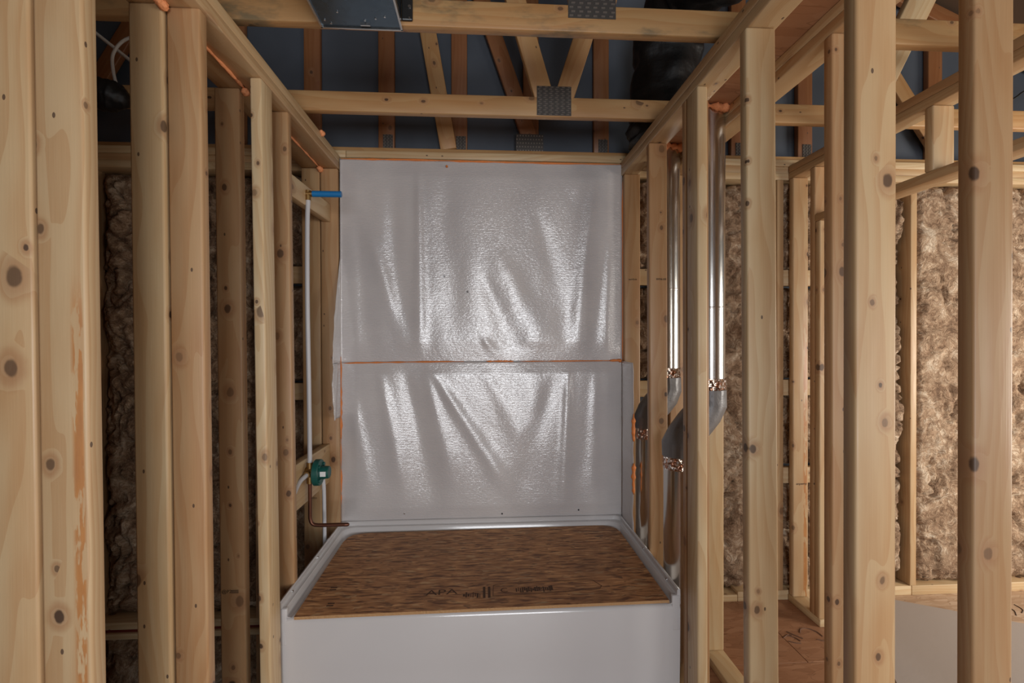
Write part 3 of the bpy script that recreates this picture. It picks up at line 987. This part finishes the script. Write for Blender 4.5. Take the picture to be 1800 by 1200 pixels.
bead(film_lo, [(FX0 + 0.003, yf - 0.005, ZS + 0.03), (FX0 + 0.002, yf - 0.006, 1.15), (FX0 + 0.004, yf - 0.006, 0.96)], 0.0055, 7.7)
bead(film_lo, [(FX0 + 0.001, yf - 0.005, 0.96), (FX0 + 0.000, yf - 0.006, 0.78), (FX0 + 0.001, yf - 0.006, 0.60)], 0.0065, 8.8)
for i, (za, zb) in enumerate(((1.11, 0.97), (0.86, 0.70))):
    bead(film_lo, [(RX - 0.004, 2.40, za), (RX - 0.007, 2.398, (za + zb) / 2), (RX - 0.004, 2.402, zb)], 0.008, 9.9 + i)
for i, (x, z) in enumerate(((-0.42, 0.553), (0.105, 0.540), (0.525, 0.552))):
    y = film_y(x, z, LO, ZS, 0.497) - 0.0035
    tube('nail_head', film_lo, [(x, y - 0.004, z), (x, y + 0.01, z)], 0.0045, M['steel_dark' if i else 'screw'], 10)
for (x, z) in ((-0.205, 1.83), (-0.08, 1.745)):
    y = film_y(x, z, UP, 2.452, ZS)
    for a in (0.3, 1.4, 2.3):
        c, s = math.cos(a) * 0.009, math.sin(a) * 0.009
        tube('staple_mark', film_up, [(x - c, y - 0.002, z - s), (x + c, y - 0.002, z + s)], 0.0009, M['ink'], 6)

# ------------------------------------------------------------------ bathtub
TX0, TX1, TY0, TY1 = -0.755, 0.764, 1.822, 2.628
ZD = 0.463
tub = tag(empty('bathtub', ((TX0 + TX1) / 2, (TY0 + TY1) / 2, 0)), 'white acrylic alcove bathtub with a plain apron and raised rim', 'bathtub')


def rect_ring(inset_l, inset_r, inset_f, inset_b, rad_b, rad_f, z, n=8):
    x0, x1, y0, y1 = TX0 + inset_l, TX1 - inset_r, TY0 + inset_f, TY1 - inset_b
    out = []
    for (cx, cy, a0, r) in ((x0 + rad_f, y0 + rad_f, 180, rad_f), (x1 - rad_f, y0 + rad_f, 270, rad_f), (x1 - rad_b, y1 - rad_b, 0, rad_b), (x0 + rad_b, y1 - rad_b, 90, rad_b)):
        for k_ in range(n + 1):
            a = math.radians(a0 + 90 * k_ / n)
            out.append(Vector((cx + r * math.cos(a), cy + r * math.sin(a), z)))
    return out


bm = bmesh.new()
rings = [rect_ring(0.012, 0.012, 0.008, 0.012, 0.015, 0.010, ZD - 0.004),
         rect_ring(0.03, 0.03, 0.016, 0.03, 0.03, 0.012, ZD),
         rect_ring(0.075, 0.075, 0.085, 0.075, 0.09, 0.09, ZD),
         rect_ring(0.085, 0.085, 0.095, 0.085, 0.09, 0.09, ZD - 0.012),
         rect_ring(0.13, 0.16, 0.12, 0.12, 0.12, 0.12, ZD - 0.30),
         rect_ring(0.20, 0.24, 0.18, 0.18, 0.12, 0.12, ZD - 0.36)]
RV = [[bm.verts.new(p) for p in r] for r in rings]
for A, B in zip(RV, RV[1:]):
    for i in range(len(A)):
        k_ = (i + 1) % len(A)
        bm.faces.new((A[i], A[k_], B[k_], B[i]))
bm.faces.new(RV[-1])
bm_obj('basin', bm, M['tub'], tub, smooth=True, loc=tub.location, sharp=70)

# apron: profile in (y, z) swept across the front
prof = [(TY0 + 0.022, ZD - 0.0005), (TY0 + 0.010, ZD - 0.002), (TY0 + 0.003, ZD - 0.008), (TY0 + 0.0, ZD - 0.02), (TY0 + 0.003, ZD - 0.20), (TY0 + 0.008, ZD - 0.36),
        (TY0 + 0.004, ZD - 0.375), (TY0 + 0.004, 0.002), (TY0 + 0.03, 0.002), (TY0 + 0.03, ZD - 0.03)]
bm = bmesh.new()
cols = []
NXA = 24
for i in range(NXA + 1):
    x = TX0 + 0.002 + (TX1 - TX0 - 0.004) * i / NXA
    cols.append([bm.verts.new((x, y, z)) for (y, z) in prof])
for A, B in zip(cols, cols[1:]):
    for j in range(len(prof)):
        k_ = (j + 1) % len(prof)
        bm.faces.new((A[j], A[k_], B[k_], B[j]))
bm.faces.new(cols[0])
bm.faces.new(cols[-1])
bm_obj('apron', bm, M['tub'], tub, smooth=True, loc=tub.location, sharp=50)

# upstand round three sides: profile (inset from the outside, height)
fp = [(0.000, 0.500), (0.001, 0.518), (0.008, 0.521), (0.0125, 0.517), (0.013, 0.499), (0.0165, 0.496), (0.026, 0.4955), (0.0285, 0.492), (0.030, 0.478),
      (0.036, 0.466), (0.050, ZD + 0.0006), (0.000, ZD - 0.002)]


def u_path(inset):
    r = max(0.006, 0.085 - 0.055 * min(1.0, inset / 0.02)) if False else (0.012 + 1.7 * inset)
    x0, x1, y1, yf_ = TX0 + inset, TX1 - inset, TY1 - inset, TY0 + 0.004
    pts = [Vector((x0, yf_ + (y1 - r - yf_) * t / 6, 0)) for t in range(7)]
    pts += [Vector((x0 + r - r * math.cos(math.radians(a)), y1 - r + r * math.sin(math.radians(a)), 0)) for a in (15, 30, 45, 60, 75, 90)]
    pts += [Vector((x0 + r + (x1 - x0 - 2 * r) * t / 10, y1, 0)) for t in range(1, 11)]
    pts += [Vector((x1 - r + r * math.sin(math.radians(a)), y1 - r + r * math.cos(math.radians(a)), 0)) for a in (15, 30, 45, 60, 75, 90)]
    pts += [Vector((x1, y1 - r - (y1 - r - yf_) * t / 6, 0)) for t in range(1, 7)]
    return pts


bm = bmesh.new()
lanes = []
for (ins, z) in fp:
    lane = []
    for p in u_path(ins):
        lane.append(bm.verts.new((p.x, p.y, z)))
    lanes.append(lane)
for j in range(len(lanes)):
    A, B = lanes[j], lanes[(j + 1) % len(lanes)]
    for i in range(len(A) - 1):
        bm.faces.new((A[i], A[i + 1], B[i + 1], B[i]))
bm.faces.new([l[0] for l in lanes])
bm.faces.new([l[-1] for l in lanes][::-1])
bm_obj('upstand', bm, M['tub'], tub, smooth=True, loc=tub.location, sharp=45)
# end posts where the upstand dies into the apron
for s, xe in ((1, TX0), (-1, TX1)):
    bm = bmesh.new()
    add_box(bm, min(xe + s * 0.001, xe + s * 0.034), max(xe + s * 0.001, xe + s * 0.034), TY0 + 0.0005, TY0 + 0.022, 0.36, 0.497, 0.006, 3)
    bm_obj('rim_end', bm, M['tub'], tub, smooth=True, loc=tub.location, sharp=60)
for s, xe in ((1, TX0), (-1, TX1)):
    for y in (1.93, 2.22):
        tube('flange_screw', tub, [(xe + s * 0.012, y, 0.508), (xe + s * 0.017, y, 0.508)], 0.005, M['screw'], 10)

# ------------------------------------------------------------------ strand board laid on the tub
OZ0, OZ1 = ZD + 0.0015, ZD + 0.0125
bm = bmesh.new()
outline = [(-0.690, 1.808), (0.722, 1.832), (0.722, 2.50), (0.712, 2.545), (0.69, 2.572), (0.655, 2.588), (0.60, 2.592), (-0.585, 2.568), (-0.635, 2.562), (-0.672, 2.545), (-0.690, 2.515), (-0.698, 2.46)]
lo_ = [bm.verts.new((x, y, OZ0)) for x, y in outline]
hi_ = [bm.verts.new((x, y, OZ1)) for x, y in outline]
ft = bm.faces.new(hi_)
bm.faces.new(lo_[::-1])
for i in range(len(outline)):
    k_ = (i + 1) % len(outline)
    f = bm.faces.new((lo_[i], lo_[k_], hi_[k_], hi_[i]))
    f.material_index = 1
ob = bm_obj('strand_board_panel', bm, [M['osb'], M['osb_edge']], None, loc=(0, 2.2, OZ0))
tag(ob, 'brown strand board panel covering the bathtub, with stamped ink marks', 'board')
zs = OZ1 + 0.0004


def flat_text(body, x, y, size, mat, rz=0.0, sx=1.0):
    mtx = facing((x, y, zs), (1, 0, 0), (0, 1, 0), rz) @ Matrix.Diagonal((sx, 1, 1, 1))
    text_mesh('stamp_lettering', ob, body, size, mat, mtx)


flat_text('APA', -0.165, 1.945, 0.055, M['ink_soft'], 0.035, 1.25)
flat_text('C', 0.085, 1.945, 0.045, M['ink_soft'], 0.03)
for x in (0.006, 0.026):
    bm = bmesh.new()
    add_box(bm, x - 0.006, x + 0.004, 1.893, 1.978, zs - 0.0002, zs + 0.0002)
    bm_obj('stamp_bar', bm, M['ink_soft'], ob, loc=(x, 1.93, zs))
rs_ = random.Random(3)
for i in range(26):
    x = 0.135 + 0.0085 * i if i < 18 else -0.075 + 0.009 * (i - 18)
    y = (1.948 if i < 18 else 1.915) + rs_.uniform(-0.006, 0.006)
    h_, w_ = rs_.uniform(0.006, 0.020), rs_.uniform(0.0015, 0.0045)
    bm = bmesh.new()
    add_box(bm, x - w_, x + w_, y - h_, y + h_, zs - 0.0002, zs + 0.0002)
    bm_obj('stamp_bar', bm, M['ink_soft'], ob, loc=(x, y, zs))
for (x, y) in ((-0.600, 1.995), (-0.575, 1.875)):
    for d in (0, 0.016):
        bm = bmesh.new()
        add_box(bm, x - 0.02, x + 0.006, y + d - 0.004, y + d + 0.004, zs - 0.0002, zs + 0.0002)
        bm_obj('stamp_bar', bm, M['ink_soft'], ob, loc=(x, y, zs))
fr = [(0.005, 1.905), (0.008, 1.985), (0.03, 1.998), (0.40, 2.012), (0.425, 2.005), (0.452, 1.955), (0.44, 1.935), (0.30, 1.920), (0.005, 1.905)]
tube('stamp_outline', ob, [(x + 0.035, y, zs) for x, y in fr], 0.0011, M['ink_soft'], 6)

# ------------------------------------------------------------------ shower plumbing
SY = 2.25
pl = tag(empty('shower_plumbing', (-0.78, SY, 0.88)), 'shower riser with blue stub, green valve guard and copper spout pipe', 'plumbing')
tube('riser_tube', pl, spline([(-0.785, SY, 0.925), (-0.785, SY - 0.008, 1.25), (-0.786, SY - 0.02, 1.65), (-0.788, SY - 0.012, 2.0), (-0.788, SY, 2.125)], 8), 0.0100, M['pex'], 14)
bm = bmesh.new()
tube_bm(bm, [(-0.788, SY, 2.12), (-0.788, SY, 2.165)], 0.0125, 12)
tube_bm(bm, [(-0.80, SY, 2.150), (-0.760, SY, 2.150)], 0.0135, 12)
tube_bm(bm, [(-0.806, SY, 2.150), (-0.799, SY, 2.150)], 0.026, 12)
bm_obj('drop_elbow', bm, M['brass'], pl, smooth=True, loc=(-0.788, SY, 2.15), sharp=40)
tube('stub_out', pl, [(-0.768, SY, 2.150), (-0.640, SY, 2.150)], 0.0140, M['blue'], 20)
bm = bmesh.new()
tube_bm(bm, [(-0.785, SY, 0.835), (-0.785, SY, 0.930)], 0.0145, 14)
tube_bm(bm, [(-0.785, SY - 0.045, 0.884), (-0.785, SY + 0.045, 0.884)], 0.0145, 14)
tube_bm(bm, [(-0.803, SY, 0.884), (-0.745, SY, 0.884)], 0.024, 16)
bm_obj('valve_body', bm, M['brass'], pl, smooth=True, loc=(-0.785, SY, 0.884), sharp=40)
bm = bmesh.new()
tube_bm(bm, [(-0.762, SY, 0.884), (-0.760, SY, 0.884), (-0.738, SY, 0.884), (-0.735, SY, 0.884)], [0.056, 0.059, 0.059, 0.056], 36)
gd = bm_obj('valve_guard', bm, M['green'], pl, smooth=True, loc=(-0.75, SY, 0.884), sharp=40)
bm = bmesh.new()
tube_bm(bm, [(-0.736, SY, 0.884), (-0.700, SY, 0.884), (-0.697, SY, 0.884)], [0.030, 0.028, 0.025], 28)
bm_obj('guard_hub', bm, M['green'], gd, smooth=True, loc=(-0.71, SY, 0.884), sharp=40)
for a in range(4):
    an = math.radians(45 + 90 * a)
    q = Vector((-0.734, SY + 0.044 * math.cos(an), 0.884 + 0.044 * math.sin(an)))
    tube('guard_lug', gd, [q, q + Vector((0.006, 0, 0))], 0.009, M['green'], 12)
box('guard_sticker', gd, -0.731, -0.706, SY - 0.0305, SY - 0.0285, 0.872, 0.894, M['white'], 0.0)
tube('copper_spout_pipe', pl, spline([(-0.785, SY, 0.84), (-0.785, SY, 0.72), (-0.784, SY, 0.672), (-0.772, SY, 0.649), (-0.745, SY, 0.643), (-0.68, SY, 0.643), (-0.628, SY, 0.643)], 8), 0.0085, M['copper'], 14)
tube('spout_cap', pl, [(-0.632, SY, 0.643), (-0.616, SY, 0.643), (-0.610, SY, 0.643)], [0.0086, 0.0082, 0.004], M['copper'], 14)
tube('supply_tube', pl, spline([(-0.785, SY - 0.04, 0.884), (-0.80, SY - 0.10, 0.86), (-0.81, SY - 0.155, 0.78), (-0.812, SY - 0.17, 0.6), (-0.812, SY - 0.17, 0.05)], 8), 0.0100, M['pex'], 12)
tube('supply_tube', pl, spline([(-0.785, SY + 0.04, 0.884), (-0.786, SY + 0.12, 0.87), (-0.787, SY + 0.19, 0.80), (-0.785, SY + 0.20, 0.6), (-0.782, SY + 0.20, 0.05)], 8), 0.0090, M['pex'], 12)


# ------------------------------------------------------------------ round ducts in the chase
def duct(label, xu, xl, y, z_foil, r, seam):
    t = tag(empty('round_duct', (xl, y, 0)), label, 'duct', 'round metal ducts in the chase')
    n = 40
    tube('upper_pipe', t, [(xu, y, z_foil), (xu, y, 1.6), (xu, y, seam), (xu, y, 2.495)], [r, r, r, r], M['duct'], n)
    tube('seam_band', t, [(xu, y, seam - 0.004), (xu, y, seam), (xu, y, seam + 0.004)], [r + 0.0002, r + 0.0018, r + 0.0002], M['duct'], n, False)
    # upper foil, taped gored offset, lower foil
    tube('foil_wrap', t, [(xu, y, z_foil + 0.006 - 0.012 * i) for i in range(7)], r + 0.003, M['foil'], n, False,
         lambda i, a: 1 + 0.022 * noise.noise(Vector((math.cos(a) * 5, math.sin(a) * 5, i * 2.0 + xu * 9))))
    zt = z_foil - 0.055
    dx = xl - xu
    h = abs(dx) * 1.0
    pts = [(xu, y, zt + 0.012), (xu, y, zt - 0.05), (xu + dx * 0.14, y, zt - 0.085), (xu + dx * 0.5, y, zt - 0.085 - h * 0.42), (xu + dx * 0.86, y, zt - 0.085 - h * 0.84),
           (xl, y, zt - 0.12 - h * 0.84), (xl, y, zt - 0.165 - h * 0.84)]
    rs = [r + 0.005, r + 0.007, r + 0.006, r + 0.009, r + 0.006, r + 0.007, r + 0.005]
    tube('taped_elbow', t, pts, rs, M['tape'], n, False, lambda i, a: 1 + 0.03 * noise.noise(Vector((math.cos(a) * 3, math.sin(a) * 3, i * 1.3 + xu * 5))), sharp=14)
    zl_ = pts[-1][2]
    tube('foil_wrap', t, [(xl, y, zl_ + 0.012 - 0.011 * i) for i in range(7)], r + 0.003, M['foil'], n, False,
         lambda i, a: 1 + 0.025 * noise.noise(Vector((math.cos(a) * 5, math.sin(a) * 5, i * 2.0 + xu * 4))))
    tube('lower_pipe', t, [(xl, y, zl_ + 0.02), (xl, y, 0.62), (xl, y, 0.61), (xl, y, 0.002)], r, M['duct'], n)
    # orange foam collar round the pipe under the draft stop
    ring = []
    for i in range(15):
        a = 2 * math.pi * i / 14
        ring.append((xu + math.cos(a) * (r + 0.008), y + math.sin(a) * (r + 0.008), 2.456 + 0.006 * math.sin(3 * a + xu * 9)))
    blob('foam_collar', t, ring, 0.017, M['foam'], xu * 11, 0.5)
    return t


duct('galvanised duct between the two rear studs of the tub wall', 0.948, 0.853, 2.44, 1.335, 0.066, 1.74)
duct('galvanised duct with the bright streak in front of the brown wool', 0.972, 0.846, 2.03, 1.315, 0.068, 1.62)

# ------------------------------------------------------------------ attic: black sleeve duct, fan housing, cables
pts = spline([(0.93, 2.47, 2.50), (0.935, 2.475, 2.62), (0.95, 2.47, 2.85), (0.96, 2.42, 3.05), (0.98, 2.20, 3.14), (1.0, 1.92, 3.05), (1.03, 1.70, 2.98), (1.08, 1.3, 3.02)], 12)
fd = tube('flexible_duct', None, pts, 0.165, M['black_plastic'], 40, True,
          lambda i, a: 1 + 0.008 * math.sin(i * 2.1) + 0.16 * noise.noise(Vector((math.cos(a) * 2.2, math.sin(a) * 2.2, i * 0.22))), sharp=None)
tag(fd, 'large black plastic-sleeved flexible duct hanging behind the roof truss', 'duct')
pts = spline([(-2.1, 2.10, 2.62), (-1.85, 2.11, 2.55), (-1.68, 2.12, 2.522), (-1.56, 2.125, 2.512), (-1.485, 2.13, 2.488)], 10)
n_ = len(pts)
fd2 = tube('flexible_duct', None, pts, [0.062 * (1.0 if i < n_ - 8 else 0.36 + 0.08 * (n_ - i)) for i in range(n_)], M['black_plastic'], 28, True,
           lambda i, a: 1 + 0.05 * math.sin(i * 1.9) + 0.16 * noise.noise(Vector((math.cos(a) * 2, math.sin(a) * 2, i * 0.3 + 7))), sharp=None)
tag(fd2, 'small crumpled black plastic sleeve tied off beside a white cable', 'duct')

fan = tag(empty('exhaust_fan_housing', (-0.38, 1.45, 2.49)), 'galvanised steel fan housing screwed to the roof truss', 'fan housing')
bm = bmesh.new()
add_box(bm, -0.508, -0.258, 1.27, 1.580, 2.489, 2.70, 0.002, 2)
bm_obj('housing', bm, M['fan_steel'], fan, loc=(-0.38, 1.43, 2.6))
for (x0, x1, y0, y1) in ((-0.512, -0.506, 1.27, 1.584), (-0.260, -0.254, 1.27, 1.584), (-0.512, -0.254, 1.580, 1.586)):
    bm = bmesh.new()
    add_box(bm, x0, x1, y0, y1, 2.484, 2.500)
    bm_obj('rim_lip', bm, M['duct'], fan, loc=((x0 + x1) / 2, (y0 + y1) / 2, 2.49))
for (x, y) in ((-0.49, 1.55), (-0.475, 1.565), (-0.44, 1.51), (-0.44, 1.44), (-0.33, 1.535), (-0.30, 1.525), (-0.375, 1.43), (-0.365, 1.545)):
    tube('rivet', fan, [(x, y, 2.4865), (x, y, 2.4895)], 0.003, M['screw'], 10)
bm = bmesh.new()
add_box(bm, -0.382, -0.352, 1.556, 1.561, 2.480, 2.489)
bm_obj('tab', bm, M['screw'], fan, loc=(-0.37, 1.558, 2.485))
bm = bmesh.new()
add_box(bm, -0.258, -0.222, 1.578, 1.5875, 2.516, 2.66, 0.004, 2)
br_ = bm_obj('bracket', bm, M['steel_dark'], fan, loc=(-0.24, 1.58, 2.6))
for z in (2.522, 2.558):
    tube('bracket_screw', br_, [(-0.232, 1.574, z), (-0.232, 1.580, z)], 0.005 if z > 2.55 else 0.003, M['screw'], 12)

c1 = tube('electrical_cable', None, spline([(-2.3, 2.28, 3.32), (-1.95, 2.28, 3.04), (-1.70, 2.28, 2.842), (-1.54, 2.28, 2.715), (-1.40, 2.28, 2.61)], 8), 0.0075, M['cable'], 10)
tag(c1, 'white electrical cable stretched straight across the attic gap', 'cable')
c2 = tube('electrical_cable', None, spline([(-1.535, 2.15, 2.535), (-1.563, 2.16, 2.630), (-1.568, 2.165, 2.702), (-1.537, 2.17, 2.759), (-1.486, 2.17, 2.782), (-1.43, 2.18, 2.765), (-1.36, 2.185, 2.69), (-1.30, 2.185, 2.60)], 8), 0.0065, M['cable'], 10)
tag(c2, 'white cable looping up out of the small black sleeve', 'cable')
c3 = tube('electrical_cable', None, spline([(2.30, 2.17, 2.50), (2.547, 2.18, 2.638), (2.63, 2.18, 2.69), (2.95, 2.18, 2.84)], 6), 0.004, M['steel_dark'], 8)
tag(c3, 'thin black cable slanting across the attic by the door wall', 'cable')


# ------------------------------------------------------------------ wallboard sheet on the floor of the lit room
wbx = Vector((2.107, 2.612, 0))
ux, uy = Vector((0.877, -0.48, 0)), Vector((-0.48, -0.877, 0))
bm = bmesh.new()
c4 = [wbx, wbx + ux * 2.0, wbx + ux * 2.0 + uy * 1.22, wbx + uy * 1.22]
lo_ = [bm.verts.new(p + Vector((0, 0, 0.002))) for p in c4]
hi_ = [bm.verts.new(p + Vector((0, 0, 0.050))) for p in c4]
bm.faces.new(hi_)
bm.faces.new(lo_[::-1])
for i in range(4):
    k_ = (i + 1) % 4
    f = bm.faces.new((lo_[i], lo_[k_], hi_[k_], hi_[i]))
    f.material_index = 1
es = [e for e in bm.edges]
bmesh.ops.bevel(bm, geom=es, offset=0.002, segments=1, affect='EDGES')
wbd = bm_obj('wallboard_sheet', bm, [M['drywall'], M['gypsum']], None, loc=(2.6, 1.7, 0.002))
tag(wbd, 'flat grey wallboard with white edges lying on the lit room floor', 'wallboard')


# ------------------------------------------------------------------ grade stamps on the studs
def stamp(parent, body, x, y, z, size, bars=0):
    if body:
        text_mesh('grade_stamp', parent, body, size, M['ink'], facing((x, y, z)), 0.0001)
    for i in range(bars):
        zz = z + size * (0.26 - 0.26 * i)
        xx = x + size * (0.75 + 0.3 * len(body))
        bm = bmesh.new()
        add_box(bm, xx - size * 0.75, xx + size * 0.8, y - 0.0003, y + 0.0001, zz - size * 0.06, zz + size * 0.06)
        bm_obj('grade_stamp', bm, M['ink'], parent, loc=(xx, y, zz))


stamp(wl, '@P2', -0.918, 1.7895, 0.585, 0.017, 3)
stamp(wl, '', -0.835, 1.9645, 0.625, 0.018, 2)
stamp(wr, 'surd.ce', 0.822, 2.6015, 1.815, 0.016)
stamp(wr, 'ema.ce', 0.822, 2.1795, 1.765, 0.017)
stamp(wd, 'anpwrty', 1.785, 2.6045, 0.675, 0.019)
stamp(wl, 'pronto', -0.895, 2.6015, 0.655, 0.017)
